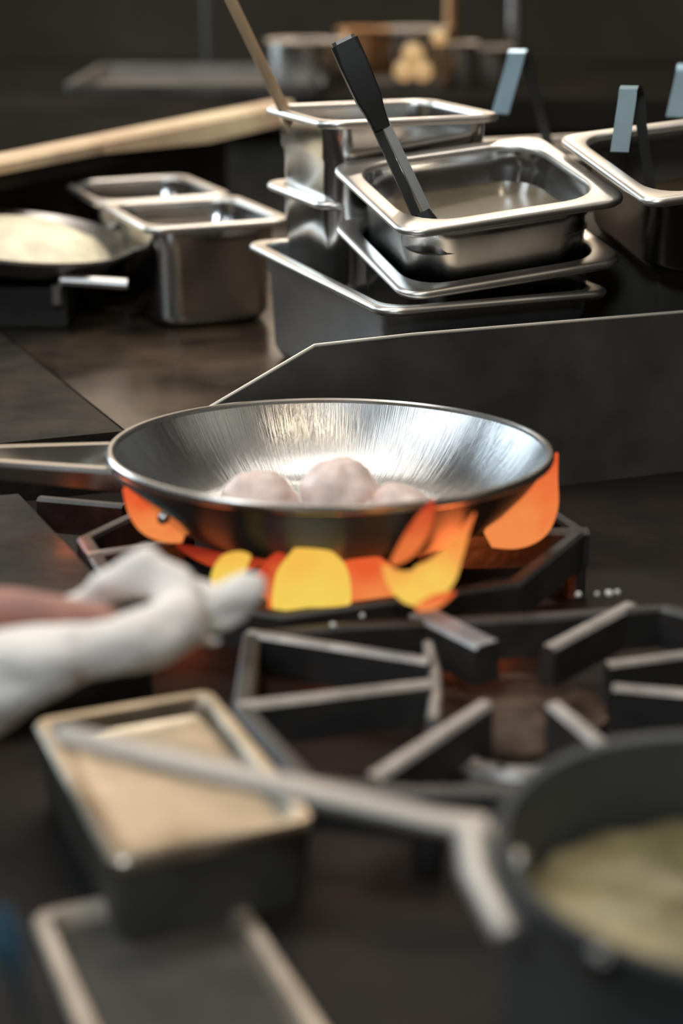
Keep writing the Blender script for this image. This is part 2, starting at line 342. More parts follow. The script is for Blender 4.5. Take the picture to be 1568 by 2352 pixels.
gastro('steel_pan', 'steel pan directly behind the deep pan with the vertical highlight', C2_T, .15, .17, .104, M['pan_steel'], fl=.011, rc=.026)
# a second row
F_T = pose((.27, 1.74, .165), 20)
gastro('steel_pan', 'steel pan behind the hooked ladles, right of the tall pan with the stick', F_T, .25, .17, .15, M['pan_steel'], fl=.012, rc=.05)
mb = MB(); mb.box((-.125, -.085, -.165), (.125, .085, -.151)); mb.box((-.1, -.06, -.151), (.1, .06, -.1505))
o = mb.build('riser', M['dark_steel'], smooth=False); o.matrix_world = F_T; tag(o, 'low dark riser under the pan behind the hooked ladles', 'stand')
# dark stand under the right pan
mb = MB(); s_ = [(-.05, -.02), (.36, -.02), (.36, .11), (-.07, .11)]
DT2 = Matrix.Translation((.291, 1.366, 0)) @ Matrix.Rotation(radians(20), 4, 'Z')
zt = [.097, .112, .142, .118]
vs = [DT2 @ Vector((x, y, 0)) for x, y in s_] + [DT2 @ Vector((x, y, z)) for (x, y), z in zip(s_, (.112, .135, .160, .140))]
mb.add(vs, [(3, 2, 1, 0), (4, 5, 6, 7), (0, 1, 5, 4), (1, 2, 6, 5), (2, 3, 7, 6), (3, 0, 4, 7)])
tag(mb.build('pan_stand', M['panel'], smooth=False), 'dark sloped stand carrying the pan right of the broth pan', 'stand')

# tongs standing in the broth pan
tb = atd(972, 498, 1.30); tt = atd(862, 262, 1.285); th = atd(790, 98, 1.275)
bend = (tt - tb).normalized(); side = bend.cross(FW).normalized(); side = -side if side.x < 0 else side
tg = thing('tongs', tb, 'steel tongs with a black grip standing in the broth pan', 'tongs')
mb = MB(); tnn = side.cross(bend).normalized(); tnn = -tnn if tnn.y > 0 else tnn
def sec(p, wd, dp, ch=.0015):
    a, b = wd / 2, dp / 2
    return [p + side * x + tnn * y for x, y in ((-a + ch, -b), (a - ch, -b), (a, -b + ch), (a, b - ch), (a - ch, b), (-a + ch, b), (-a, b - ch), (-a, -b + ch))]
hd = (th - tt).normalized()
mb.loft([sec(tt - hd * .012, .0125, .010), sec(tt + hd * .002, .0155, .012), sec(tt + hd * .012, .0195, .014), sec(tt + (th - tt) * .7, .0215, .014), sec(th, .0215, .013, .003)])
mb.build('grip', M['black'], tg)
mb = MB(); mb.loft([sec(th + hd * .0003, .0185, .010, .003), sec(th + hd * .003, .0185, .010, .003)])  # plate added in pale steel as the highlight on the grip end
mb.build('end_cap', M['rim_steel'], tg)['label'] = 'bright steel end cap'
for k in (-1, 1):
    mb = MB(); off = side * .0036 * k
    base = tb + bend * -.02
    prof2 = [(-.0034, -.003), (.0034, -.003), (.0034, .003), (.0022, .003), (.0022, -.0015), (-.0022, -.0015), (-.0022, .003), (-.0034, .003)]
    mb.loft([[q + side * x + tnn * -y for x, y in prof2] for q in (base + off * 1.3, tb + off * 1.2, tt + off)])
    mb.build('arm', M['rim_steel'] if k == 1 else M['dark_steel'], tg)  # right arm pale, left dark: highlight and shade painted into the steel
mb = MB()
mb.loft([sec(tb - bend * .034, .022, .016, .004), sec(tb - bend * .012, .020, .014, .004), sec(tb + bend * .004, .014, .011, .003)])
mb.build('jaw', M['black'], tg)

# hooked ladles
def ladle(label, top, hook_end, shaft, d0, d1, wpx, end_z, width=.015):
    """strip handle: short hook towards the viewer, bend at top, long shaft away into the pan"""
    t = atd(*top, d0); h = atd(*hook_end, d0 - .012); s = atd(*shaft, d1)
    dirn = (t - s).normalized()
    root = thing('ladle', s, label, 'ladle', 'hooked ladles in the steel pans')
    wv = Vector((width * .97, -width * .22, 0))
    back = t + Vector((.011, .020, -.004))
    mb = MB()
    arc = [h, h + (t - h) * .5, h + (t - h) * .9, t + Vector((0, .001, .0022)), t + Vector((.002, .006, .0045)), t + Vector((.006, .013, .0035)), back]
    sh_end = s + (s - back).normalized() * .05
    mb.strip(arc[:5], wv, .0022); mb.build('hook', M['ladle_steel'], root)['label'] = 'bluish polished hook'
    mb = MB(); mb.strip(arc[4:] + [back + (s - back) * .3, s, sh_end], [wv, wv] + [wv * .8] + [wv * .6] * 3, .0022); mb.build('handle', M['dark_steel'], root)  # shaft in darker steel to paint its shaded side
    mb = MB(); c = sh_end + Vector((0, -.012, .002))
    mb.lathe([(.0005, -.018), (.012, -.016), (.021, -.009), (.026, .004), (.0275, .005), (.0265, .0055), (.0245, .004), (.019, -.007), (.010, -.0135), (.0005, -.0155)], 24, T=Matrix.Translation(c))
    mb.build('bowl', M['steel'], root)
    return root
ladle('steel ladle with a hooked handle standing behind the tilted broth pan', (1186, 128), (1148, 262), (1250, 300), 1.62, 1.66, 45, .1, .0165)
ladle('steel ladle with a hooked handle in the pan right of the broth pan', (1442, 214), (1422, 350), (1492, 425), 1.36, 1.40, 45, .1, .0145)
ladle('steel ladle with a hooked handle at the right edge of the picture', (1575, 160), (1550, 270), (1600, 330), 1.50, 1.54, 45, .1, .0165)

# wooden stick in the tall pan
a = atd(663, 275, 1.47); b = atd(520, -20, 1.42)
mb = MB(); dn = (a - b).normalized(); mb.tube([a + dn * .055, a, (a + b) / 2, b, b - dn * .05], [.0058, .0052, .0048, .0048, .0052], 12)
tag(mb.build('wooden_spoon', M['wood']), 'thin pale wooden spoon handle leaning out of the tall steel pan', 'spoon')

# ------------------------------------------------------------------ left back: platter, ledge
R_ = .112
mb = MB(); PT = pose((-.322, 1.700, .078), 0, 2, 7)
mb.lathe([(.002, -.026), (.070, -.026), (.092, -.018), (R_, -.002), (R_ + .003, -.001), (R_ + .003, .002), (R_, .002), (.092, -.014), (.070, -.023), (.002, -.023)], 64)
o = mb.build('steel_bowl', M['rim_steel']); o.matrix_world = PT; tag(o, 'wide shallow steel bowl of pale meal left of the front deep pan', 'bowl')
mb = MB(); mb.lathe([(.002, -.0225), (.070, -.0215), (.090, -.012), (.080, -.002), (.05, .010), (.02, .015), (.002, .016)], 48)
o = mb.build('pale_meal', M['rice']); o.matrix_world = PT; tag(o, 'pale cream meal heaped in the wide steel bowl', 'food', kind='stuff')
mb = MB(); mb.box((-.42, 1.63, .0015), (-.268, 1.76, .040)); so = mb.build('steel_block', M['dark_steel'], smooth=False)
tag(so, 'dark steel box with a bright front rail under the wide steel bowl', 'box')
mb = MB(); mb.tube([(-.276, 1.622, .026), (-.276, 1.622, .044), (-.270, 1.622, .049), (-.24, 1.620, .048), (-.206, 1.618, .046)], .0055, 10); mb.build('rail', M['rim_steel'], so)
# long warm-lit ledge
l0 = aty(-60, 382, 1.72); l1 = aty(592, 250, 2.28); dl = (l1 - l0); pl = Vector((-dl.y, dl.x, 0)).normalized()
lg = thing('serving_ledge', (l0 + l1) / 2, 'long steel ledge with a warm lit edge receding behind the left pans', 'ledge')
zl = (l0.z + l1.z) / 2
mb = MB(); l0.z = l1.z = zl
la, lb = l0 - dl * .4, l1 + dl * .16
mb.prism([tuple(la)[:2], tuple(lb)[:2], tuple(lb + pl * .5)[:2], tuple(la + pl * .5)[:2]], zl - .03, zl - .002); mb.build('top', M['soot'], lg, smooth=False)
mb = MB(); mb.loft([[q + pl * x + Vector((0, 0, z)) for x, z in ((-.004 - .012 * (k_ / .016 - 1), -k_), (.012, -k_ - .002), (.034, -.004), (.032, .001), (.0, .002), (-.005, -.003))] for q, k_ in ((la, .012), ((la + lb) / 2, .014), (la + (lb - la) * .74, .026), (lb, .024))]); mb.build('edge', M['ledge'], lg, angle=20)['label'] = 'warm worn front edge'  # profile swells to the right to draw a bright reflection below
mb = MB()
mb.prism([tuple(la + pl * .10)[:2], tuple(lb + pl * .10)[:2], tuple(lb + pl * .48)[:2], tuple(la + pl * .48)[:2]], .0015, zl - .03); mb.build('base_cabinet', M['panel'], lg, smooth=False)

# ------------------------------------------------------------------ far counter and the things on it
FZ = .115
mb = MB(); mb.box((-1.6, 2.75, FZ - .05), (1.8, 3.6, FZ)); fc = mb.build('far_counter', M['soot'], smooth=False)
tag(fc, 'dim far counter along the back of the kitchen', 'counter')
mb = MB(); mb.box((-1.55, 2.8, -.9), (1.75, 3.55, FZ - .05)); mb.build('base_cabinet', M['panel'], fc, smooth=False)
def at_far(x, Y): return aty(x, 180, Y).x
def pot(name, label, cx_, Y, r, z0, z1, m, cat='pot', group=None):
    mb = MB(); h = z1 - z0
    mb.lathe([(.001, 0), (r * .9, 0), (r * .97, .006), (r, h * .5), (r, h - .004), (r + .005, h - .003), (r + .006, h), (r + .003, h + .001), (r - .002, h - .003), (r - .003, h * .5), (r * .93, .006), (.001, .004)], 40)
    o = mb.build(name, m, origin=(0, 0, 0)); o.location = (cx_, Y, z0); return tag(o, label, cat, group)
ztop = lambda y, Y: aty(784, y, Y).z
pot('stock_pot', 'blurred steel canister behind the top of the wooden spoon', at_far(700, 2.95), 2.95, .062, FZ, ztop(92, 2.95), M['steel'])
pot('copper_pot', 'blurred copper pot directly behind the black grip of the tongs', at_far(835, 3.10), 3.10, .045, FZ, ztop(66, 3.10), M['copper'])
pot('mixing_bowl', 'blurred steel pot beside the copper pot, behind the brass tins', at_far(945, 3.12), 3.12, .062, FZ, ztop(66, 3.12), M['steel'])
def tin(cx, cy, r, label, Y=2.92):
    mb = MB(); p = aty(cx, cy, Y)
    mb.lathe([(.001, 0), (r * .96, 0), (r, .003), (r, .05), (r * .97, .054), (r * .8, .0545), (r * .78, .053), (.001, .056)], 28, mis=[0, 0, 0, 1, 1, 1, 1, 1])
    o = mb.build('brass_tin', [M['tin_side'], M['gold']])
    o.matrix_world = Matrix.Translation(p + Vector((0, 0, 0))) @ Matrix.Rotation(radians(90), 4, 'X')
    return tag(o, label, 'tin', 'brass tins lying on the far counter')
# pyramid of tins lying with their lids to the viewer, on a steel rack
k = 2.92; s_px = F / (k / cos(PITCH)) ; rt_ = .0165
zr = aty(925, 158, k).z
pb = aty(950, 158, k)
tin(925, 158, rt_, 'lower left of the three stacked brass tins')
tin(925 + 2 * rt_ * 1275, 158, rt_, 'lower right of the three stacked brass tins')
tin(925 + rt_ * 1275, 158 - rt_ * 1.74 * 1275, rt_ * 1.1, 'brass tin on top of the two others')
mb = MB(); x0, x1 = at_far(840, 2.9), at_far(1010, 2.9)
mb.box((x0, 2.85, FZ), (x1, 3.0, zr - rt_)); tag(mb.build('steel_rack', M['dark_steel'], smooth=False), 'blurred dark box carrying the three brass tins', 'rack')
tin(1004, 108, .013, 'small brass tin beside the copper pipe', 3.02).location.z = FZ + .08
mb = MB(); x0 = at_far(1004, 3.0); mb.box((x0 - .015, 2.96, FZ), (x0 + .015, 3.06, FZ + .067)); tag(mb.build('wooden_block', M['tin_side'], smooth=False), 'small dark block under the lone brass tin', 'block')
pot('canister', 'blurred steel canister right of the copper pipe', at_far(1062, 2.9), 2.9, .022, FZ, ztop(98, 2.9), M['steel'])
pot('saucepan', 'blurred dull saucepan behind the first hooked ladle', at_far(1125, 3.0), 3.0, .035, FZ, ztop(108, 3.0), M['dull_steel'])
def pipe(name, label, x, Y, r, z0, z1, m, cat):
    mb = MB(); px = aty(x, 60, Y).x; mb.tube([(px, Y, z0), (px, Y, (z0 + z1) / 2), (px, Y, z1)], r, 14)
    mb.tube([(px, Y, z0), (px, Y, z0 + .008)], r * 1.8, 14)
    return tag(mb.build(name, m), label, cat)
pipe('copper_pipe', 'dull copper pipe rising from the far counter', 1036, 3.15, .012, FZ, 1.2, M['copper'], 'pipe')
pipe('steel_pipe', 'thin steel pipe rising from the far counter above the first hooked ladle', 1182, 3.15, .014, FZ, 1.2, M['steel'], 'pipe')
pipe('rack_post', 'faint dark post at the back left of the wooden spoon', 482, 3.3, .013, FZ, 1.0, M['dark_steel'], 'post')
# dim tray lying on the ledge, left of the spoon
tc_ = aty(430, 215, 2.62)
mb = MB(); mb.loft([rr(.40, .42, .02, 0), rr(.41, .43, .02, .02), rr(.41, .43, .02, .022), rr(.39, .41, .02, .02), rr(.38, .40, .02, .003)])
o = mb.build('baking_tray', M['soot_tray']); o.matrix_world = Matrix.Translation((tc_.x, 2.95, FZ + .0005)); tag(o, 'dim grey baking tray on the far counter left of the wooden spoon', 'tray')

# ------------------------------------------------------------------ grates and burners
def grate(name, label, loc, frame, fingers, webs, feet, h=.024, wd=.011):
    root = thing(name, loc, label, 'grate', 'cast-iron burner grates')
    mb = MB(); n = len(frame); z = Vector((0, 0, 0))
    fr = [Vector((x, y, 0)) for x, y in frame]; ct = sum(fr, Vector()) / n
    def ins(k):
        return [p + (ct - p).normalized() * k for p in fr]
    o_, i_ = fr, ins(wd)
    c = .002
    loops = [[p + Vector((0, 0, -h)) for p in o_], [p + Vector((0, 0, -c)) for p in o_], ins(c), ins(wd - c), [p + Vector((0, 0, -c)) for p in i_], [p + Vector((0, 0, -h)) for p in i_], [p + Vector((0, 0, -h)) for p in o_]]
    mb.loft(loops, False, False); mb.build('frame', M['iron'], root)
    for a, b, m, wk in fingers:
        mb = MB(); mb.bar((a[0], a[1], .0005), (b[0], b[1], .0015), wk, h, mtop=1, taper=.9); mb.build('finger', [M['iron'], m], root, angle=20)
    for a, b in webs:
        mb = MB(); mb.bar((a[0], a[1], -.004), (b[0], b[1], -.004), .006, h + .012); mb.build('web', M['iron_worn'], root)
    for x, y in feet:
        mb = MB(); mb.tube([(x, y, -.045), (x, y, -h + .002)], .007, 8); mb.build('foot', M['iron'], root)
    return root
u20 = Vector((cos(radians(20)), sin(radians(20)), 0)); v20 = Vector((-u20.y, u20.x, 0)); bc = Vector((-.005, 1.035, 0))
def G(u, v): p = bc + u20 * u + v20 * v; return (p.x, p.y)
fr_b = [G(-.158, .05), G(-.158, -.05), G(-.075, -.122), G(.075, -.122), G(.158, -.05), G(.158, .05), G(.075, .122), G(-.075, .122)]
pz = lambda x, y: tuple(atz(x, y, 0))[:2]
I, Lit = M['iron'], M['iron_worn']
grate('burner_grate', 'black cast-iron grate under the lit frying pan', (bc.x, bc.y, -.045), fr_b,
      [(pz(198, 1272), pz(420, 1243), Lit, .008), (pz(90, 1142), pz(285, 1163), I, .009), (pz(945, 1385), pz(832, 1298), I, .012), (pz(560, 1400), pz(690, 1300), I, .012),
       (G(.158, -.05), G(.05, -.02), I, .011), (G(.158, .05), G(.05, .02), I, .011), (G(.06, .122), G(.03, .05), I, .011), (G(-.06, .122), G(-.03, .05), I, .011)], [],
      [G(-.15, -.05), G(.15, -.05), G(-.07, .115), G(.07, .115), G(-.15, .05), G(.15, .05)])
fr_f = [(-.055, .873), (-.055, .776), (-.02, .697), (.03, .685), (.17, .69), (.215, .715), (.245, .778), (.245, .873), (.19, .915), (.12, .903), (.0, .888)]
grate('burner_grate', 'worn cast-iron grate over the unlit front burner', (.09, .8, -.045), fr_f,
      [((.046, .903), (.080, .853), M['iron_bright'], .019), ((.168, .915), (.112, .849), Lit, .010), ((.014, .702), (.073, .780), Lit, .010), ((.14, .70), (.107, .779), Lit, .010),
       ((-.052, .873), (.047, .832), Lit, .009), ((-.052, .779), (.046, .804), Lit, .009), ((.24, .86), (.141, .827), Lit, .008), ((.24, .78), (.140, .799), Lit, .008)],
      [((.048, .870), (.050, .832)), ((.050, .832), (.049, .804)), ((.049, .804), (.046, .772))],
      [(-.048, .865), (-.048, .785), (.236, .865), (.236, .785), (.04, .693), (.16, .697)])
def burner(label, c, r):
    root = thing('burner', c, label, 'burner', 'round gas burners')
    mb = MB(); mb.lathe([(.001, 0), (r, 0), (r * 1.02, .010), (r * .95, .014), (r * .8, .0145), (r * .78, .011), (.001, .011)], 40, T=Matrix.Translation(c)); mb.build('ring', M['iron_worn'], root)
    mb = MB(); mb.lathe([(.001, .011), (r * .70, .011), (r * .72, .020), (r * .55, .026), (r * .2, .028), (.001, .028)], 40, T=Matrix.Translation(c)); mb.build('cap', M['crust'], root)
    for q in range(10):
        a_ = 2 * pi * q / 10
        mb = MB(); mb.sphere(c + Vector((cos(a_) * r * .88, sin(a_) * r * .88, .0145)), .0022, 8, 6); mb.build('gas_port', M['iron'], root)
    return root
burner('unlit front burner caked in brown crust inside the worn grate', Vector((.0915, .803, -.045)), .040)
burner('lit burner ringed by flames under the frying pan', Vector((bc.x, bc.y, -.045)), .050)
# burnt crust patch on the deck behind the front burner
mb = MB(); pts = [(.0915 + (.05 + .012 * noise.noise((cos(t) * 2, sin(t) * 2, 3))) * cos(t) * 1.1, .855 + (.05 + .012 * noise.noise((cos(t) * 2, sin(t) * 2, 5))) * sin(t)) for t in [2 * pi * k / 28 for k in range(28)]]
mb.prism([p if (Vector(p) - Vector((.0915, .803))).length > .042 else tuple(Vector((.0915, .803)) + (Vector(p) - Vector((.0915, .803))).normalized() * .042) for p in pts], -.045, -.040)
tag(mb.build('burnt_crust', M['crust'], smooth=False), 'brown burnt-on spill on the stove deck behind the front burner', 'spill', kind='stuff')

# crumbs
for x, y, r, lb in ((1328, 1366, .0017, 'white crumb lying alone left of the other crumbs on the grate'), (1371, 1364, .0013, 'smallest white crumb in the row on the grate'),
                    (1398, 1363, .0022, 'largest white crumb in the row on the grate'), (1417, 1360, .0017, 'rightmost white crumb in the row on the grate'),
                    (765, 1436, .0019, 'pale crumb on the front grate below the yellow flame'), (832, 1414, .0016, 'pale crumb on the iron bar below the yellow flame')):
    p = atz(x, y, .001); mb = MB(); mb.sphere(p, r, 10, 8, (1, 1, .9), .3, x); tag(mb.build('crumb', M['crumb'], origin=p), lb, 'crumb', 'white crumbs on the stove')

# ------------------------------------------------------------------ frying pan
P_T = Matrix.Translation((-.007, 1.04, .057)) @ Matrix.Rotation(radians(-2.8), 4, 'X') @ Matrix.Rotation(radians(.3), 4, 'Y')
fp = thing('frying_pan', (-.007, 1.04, .003), 'round steel frying pan with pale food tilted over the flames', 'frying pan')
R = .140
inn = [(.138, -.001), (.1335, -.008), (.125, -.0195), (.1135, -.0315), (.1015, -.0415), (.091, -.0465), (.080, -.0485), (.05, -.049), (.001, -.049)]
out_ = [(.001, -.0515), (.079, -.0515), (.091, -.0495), (.103, -.0435), (.1155, -.033), (.127, -.0205), (.1355, -.009), (.1393, -.004)]
mb = MB(); mb.lathe(inn, 128, caps=False); io = mb.build('cooking_surface', M['fryer'], fp); io.matrix_parent_inverse = Matrix(); io.matrix_local = fp.matrix_basis.inverted() @ P_T
io['label'] = 'brushed steel inside'
mb = MB(); mb.lathe(out_, 128, caps=False); oo = mb.build('body', M['fryer_out'], fp); oo.matrix_parent_inverse = Matrix(); oo.matrix_local = fp.matrix_basis.inverted() @ P_T
mb = MB(); n = 128; lp = []
for r_, z_ in ((.1374, -.0022), (.1378, .0002), (.1390, .0014), (.1406, .0014), (.1420, .0002), (.1424, -.0016), (.1417, -.0034), (.1402, -.0044), (.1386, -.0042), (.1374, -.0022)):
    lp.append([Vector((r_ * cos(2 * pi * k / n), r_ * sin(2 * pi * k / n), z_)) for k in range(n)])
mb.loft(lp, False, False); ro = mb.build('rim', M['steel'], fp); ro.matrix_parent_inverse = Matrix(); ro.matrix_local = fp.matrix_basis.inverted() @ P_T
# handle: long concave channel leaving to the left
h0 = P_T @ Vector((-.136, -.004, -.010)); h1 = atd(-60, 1056, 1.06)
d_ = (h1 - h0).normalized(); ac = Vector((-d_.y, d_.x, 0)).normalized() * -1
if ac.y < 0: ac = -ac
mb = MB(); lp = []
for t in (0, .12, .3, .6, 1., 1.7):
    p = h0 + (h1 - h0) * t; wd = .027 - .016 * min(t, 1.); dp = .015 - .007 * min(t, 1.)
    prf = [(-wd, .000), (-wd + .001, .003), (-wd + .006, .003), (-wd * .5, -dp * .8), (0, -dp), (wd * .5, -dp * .7), (wd - .005, .006), (wd - .001, .006), (wd, .003), (wd * .6, -dp * .7 - .003), (0, -dp - .003), (-wd * .6, -dp * .8 - .003)]
    lp.append([p + ac * x + Vector((0, 0, z)) for x, z in prf])
mb.loft(lp); ho = mb.build('handle', M['steel'], fp, angle=30)
def wr(z):
    q = [(r_, z_) for r_, z_ in out_ if r_ > .07][::-1]
    for (r1, z1), (r2, z2) in zip(q, q[1:]):
        if z1 >= z >= z2: return r1 + (r2 - r1) * (z1 - z) / (z1 - z2)
    return q[0][0]
mb = MB()   # riveted bracket hugging the side
lp = []
for k in range(13):
    a_ = radians(176 + 50 * k / 12); g = sin(pi * k / 12) ** .5
    zc = -.016 - .012 * k / 12; hh = .004 + .011 * g
    lp.append([P_T @ Vector(((r0 + e) * cos(a_), (r0 + e) * sin(a_), z)) for r0, z, e in ((wr(zc + hh), zc + hh, 0), (wr(zc - hh), zc - hh, 0), (wr(zc - hh), zc - hh, .0035), (wr(zc + hh), zc + hh, .0035))])
mb.loft(lp); bo = mb.build('bracket', M['steel'], fp)
for k, a_ in enumerate((188, 203, 217)):
    zc = -.019 - .0035 * k; a_ = radians(a_); rw = wr(zc) + .003; p = P_T @ Vector((rw * cos(a_), rw * sin(a_), zc))
    mb = MB(); mb.sphere(p, .0042, 12, 8); mb.build('rivet', M['steel'], fp)

def scallop(cx, Y, rx, ry, rz, seed, label):
    base = P_T @ Vector((0, 0, -.049)); p = Vector((aty(cx, 1110, Y).x, Y, 0)); p.z = base.z - (Y - 1.04) * .049 + rz * .93
    mb = MB(); n, m_ = 36, 22; vs = []; fs = []
    for i in range(m_ + 1):
        th = pi * i / m_
        for j in range(n):
            ph = 2 * pi * j / n; d = Vector((sin(th) * cos(ph), sin(th) * sin(ph), cos(th)))
            kk = 1 + .16 * noise.noise(d * 1.7 + Vector((seed, 2 * seed, 0))) + .05 * noise.noise(d * 5 + Vector((seed, 0, 0)))
            q = Vector((d.x * rx, d.y * ry, max(d.z, -.9) * rz)) * kk
            q.z = max(q.z, -rz * .93); vs.append(p + q)
    for i in range(m_):
        for j in range(n):
            k2 = (j + 1) % n; fs.append((i * n + j, (i + 1) * n + j, (i + 1) * n + k2, i * n + k2))
    mb.add(vs, fs)
    return tag(mb.build('scallop', M['food'], origin=p, angle=80), label, 'food', 'pale rounds of food in the frying pan')
scallop(592, 1.012, .0255, .024, .0205, 3.3, 'leftmost pale lump of food in the frying pan')
scallop(778, 1.016, .0245, .024, .0235, 8.1, 'tallest pale lump in the middle of the frying pan')
scallop(914, 1.006, .021, .022, .0165, 5.7, 'low pale lump right of the tallest one in the frying pan')
p = Vector((aty(848, 1140, .985).x, .985, .0)); p.z = (P_T @ Vector((0, 0, -.049))).z + .0025 + .0135
mb = MB(); mb.sphere(p, .0075, 16, 12, (1.1, 1, 1.9), .2, 4); tag(mb.build('food_scrap', M['food'], origin=p), 'small round scrap of food before the two right lumps', 'food')

# ------------------------------------------------------------------ flames
def flame(name, label, spine, d, m, thick=.5, dd=0.):
    pts = []; N = 26
    def cr(i, t):
        g = lambda j: spine[max(0, min(len(spine) - 1, j))]
        a, b, c, e = g(i - 1), g(i), g(i + 1), g(i + 2)
        return [.5 * (2 * b[k] + (c[k] - a[k]) * t + (2 * a[k] - 5 * b[k] + 4 * c[k] - e[k]) * t * t + (3 * b[k] - a[k] - 3 * c[k] + e[k]) * t ** 3) for k in range(3)]
    S = len(spine) - 1; path = []
    for k in range(N + 1):
        t = k / N * S; i = min(int(t), S - 1); path.append(cr(i, t - i))
    mb = MB(); lp = []
    for k, (x, y, hw) in enumerate(path):
        x2, y2, _ = path[min(k + 1, N)]; x1, y1, _ = path[max(k - 1, 0)]
        tx, ty = x2 - x1, y2 - y1; L = max(hypot(tx, ty), 1e-6); nx, ny = -ty / L, tx / L
        hw = max(hw, .6); depth = d + dd * k / N; c = atd(x, y, depth)
        sd = (atd(x + nx, y + ny, depth) - c) * hw; dv = FW * (sd.length * thick)
        lp.append([c + sd * cos(2 * pi * q / 14) + dv * sin(2 * pi * q / 14) for q in range(14)])
    mb.loft(lp)
    cen = sum((Vector(q) for q in mb.v), Vector()) / len(mb.v)
    o = mb.build(name, m, origin=cen, angle=80); return tag(o, label, 'flame', 'flames under the frying pan')
flame('flame', 'broad bright yellow flame under the middle of the frying pan', [(715, 1440, 78), (715, 1390, 90), (716, 1340, 88), (712, 1300, 76), (706, 1262, 40), (700, 1235, 6)], .985, M['fl_yellow'], .25)
flame('flame', 'narrow red-orange flame left of the broad yellow one', [(598, 1440, 30), (604, 1390, 36), (612, 1340, 32), (630, 1300, 24), (650, 1268, 8)], .995, M['fl_red'], .4)
flame('flame', 'red-orange flame between the broad yellow flame and the iron finger', [(880, 1425, 58), (872, 1382, 66), (848, 1335, 62), (822, 1295, 42), (806, 1262, 8)], 1.0, M['fl_orange'], .3)
flame('flame', 'small yellow flame beside the tip of the towel', [(494, 1352, 8), (505, 1330, 24), (530, 1304, 34), (556, 1285, 22), (575, 1276, 4)], .97, M['fl_yellow'], .4)
flame('flame', 'tall yellow-orange flame licking up right of the iron finger', [(880, 1300, 4), (915, 1335, 28), (958, 1348, 46), (1006, 1320, 42), (1040, 1270, 25), (1066, 1222, 12), (1090, 1178, 2)], .915, M['fl_mixed'], .3, .02)
flame('flame', 'orange flame against the pan side, left of the tall one', [(898, 1296, 6), (926, 1270, 20), (954, 1232, 25), (976, 1192, 20), (994, 1148, 3)], .912, M['fl_red'], .15, .008)
flame('flame', 'big orange flame rising past the right side of the pan', [(1120, 1240, 20), (1165, 1215, 52), (1210, 1185, 62), (1240, 1150, 46), (1262, 1095, 20), (1279, 1040, 3)], 1.075, M['fl_orange'], .3)
flame('flame', 'orange flame under the riveted bracket of the pan handle', [(420, 1240, 8), (385, 1222, 26), (345, 1198, 32), (314, 1165, 24), (286, 1120, 6)], 1.03, M['fl_orange'], .3)
M['fl_dark'] = flame_mat('deep_red_flame', (.60, .07, .02), (.30, .025, .012), .8)
flame('flame', 'dim deep-red flame licking along the pan base above the towel tip', [(405, 1252, 4), (455, 1272, 15), (515, 1290, 20), (570, 1292, 18), (612, 1280, 5)], 1.03, M['fl_dark'], .4)  # glowing shape added where only red firelight shows
flame('flame', 'little flame curling low right of the tall one', [(955, 1398, 8), (990, 1386, 16), (1020, 1372, 12), (1045, 1360, 3)], .90, M['fl_orange'], .5)
point('flame_glow_left', (-.10, .985, -.03), .03, FLC, .015)
point('flame_glow_right', (.085, .965, -.012), .16, FLC, .015)
point('flame_glow_handle', (-.175, 1.03, .012), .03, FLC, .01)
point('flame_glow_front', (0, .95, -.03), .03, FLC, .015)

# ------------------------------------------------------------------ hand and towel
def skin_mesh(name, nodes, edges, m, sub=2, parent=None, root=0):
    me = bpy.data.meshes.new(name); me.from_pydata([n_[0] for n_ in nodes], edges, [])
    o = bpy.data.objects.new(name + '_tmp', me); COL.objects.link(o)
    sk = o.modifiers.new('s', 'SKIN'); sk.use_smooth_shade = True
    sb = o.modifiers.new('b', 'SUBSURF'); sb.levels = sub; sb.render_levels = sub
    for i, n_ in enumerate(nodes):
        r_ = n_[1] if isinstance(n_[1], tuple) else (n_[1], n_[1]); me.skin_vertices[0].data[i].radius = r_
        me.skin_vertices[0].data[i].use_root = (i == root)
    dg = bpy.context.evaluated_depsgraph_get(); ev = o.evaluated_get(dg)
    nm = bpy.data.meshes.new_from_object(ev); bpy.data.objects.remove(o); bpy.data.meshes.remove(me)
    nm.materials.clear(); nm.materials.append(m); nm.shade_smooth(); nm.name = name
    r = bpy.data.objects.new(name, nm); COL.objects.link(r)
    if parent is not None: r.parent = parent; r.matrix_parent_inverse = parent.matrix_basis.inverted()
    return r
HD = .80
def hp(x, y, d=0.): return atd(x, y, HD + d)
nodes = [(hp(-210, 1500), (.024, .020)), (hp(-420, 1600), .026), (hp(-800, 1790), .036),     # wrist, forearm
         (hp(-110, 1450, 0), (.030, .016))]
edges = [(0, 1), (1, 2), (0, 3)]
# four fingers reaching right into the towel, curled down around it
for i, (dk, y0, L) in enumerate(((.026, 1424, 1.), (.009, 1432, 1.08), (-.008, 1444, 1.0), (-.023, 1460, .82))):
    b0 = len(nodes)
    nodes += [(hp(-10, y0 + 50, dk), .0105), (hp(-10 + 130 * L, y0 + 48, dk - .008), .0088), (hp(-10 + 215 * L, y0 + 60, dk - .014), .0080), (hp(-10 + 255 * L, y0 + 84, dk - .020), .0066)]
    edges += [(3, b0), (b0, b0 + 1), (b0 + 1, b0 + 2), (b0 + 2, b0 + 3)]
b0 = len(nodes)
nodes += [(hp(-120, 1408, -.010), .0125), (hp(20, 1398, -.012), .0110), (hp(150, 1410, -.012), .0086), (hp(240, 1420, -.010), .0066), (hp(275, 1424, -.010), .0045)]
edges += [(0, b0), (b0, b0 + 1), (b0 + 1, b0 + 2), (b0 + 2, b0 + 3), (b0 + 3, b0 + 4)]
person = skin_mesh('person', nodes, edges, M['skin'], 2)
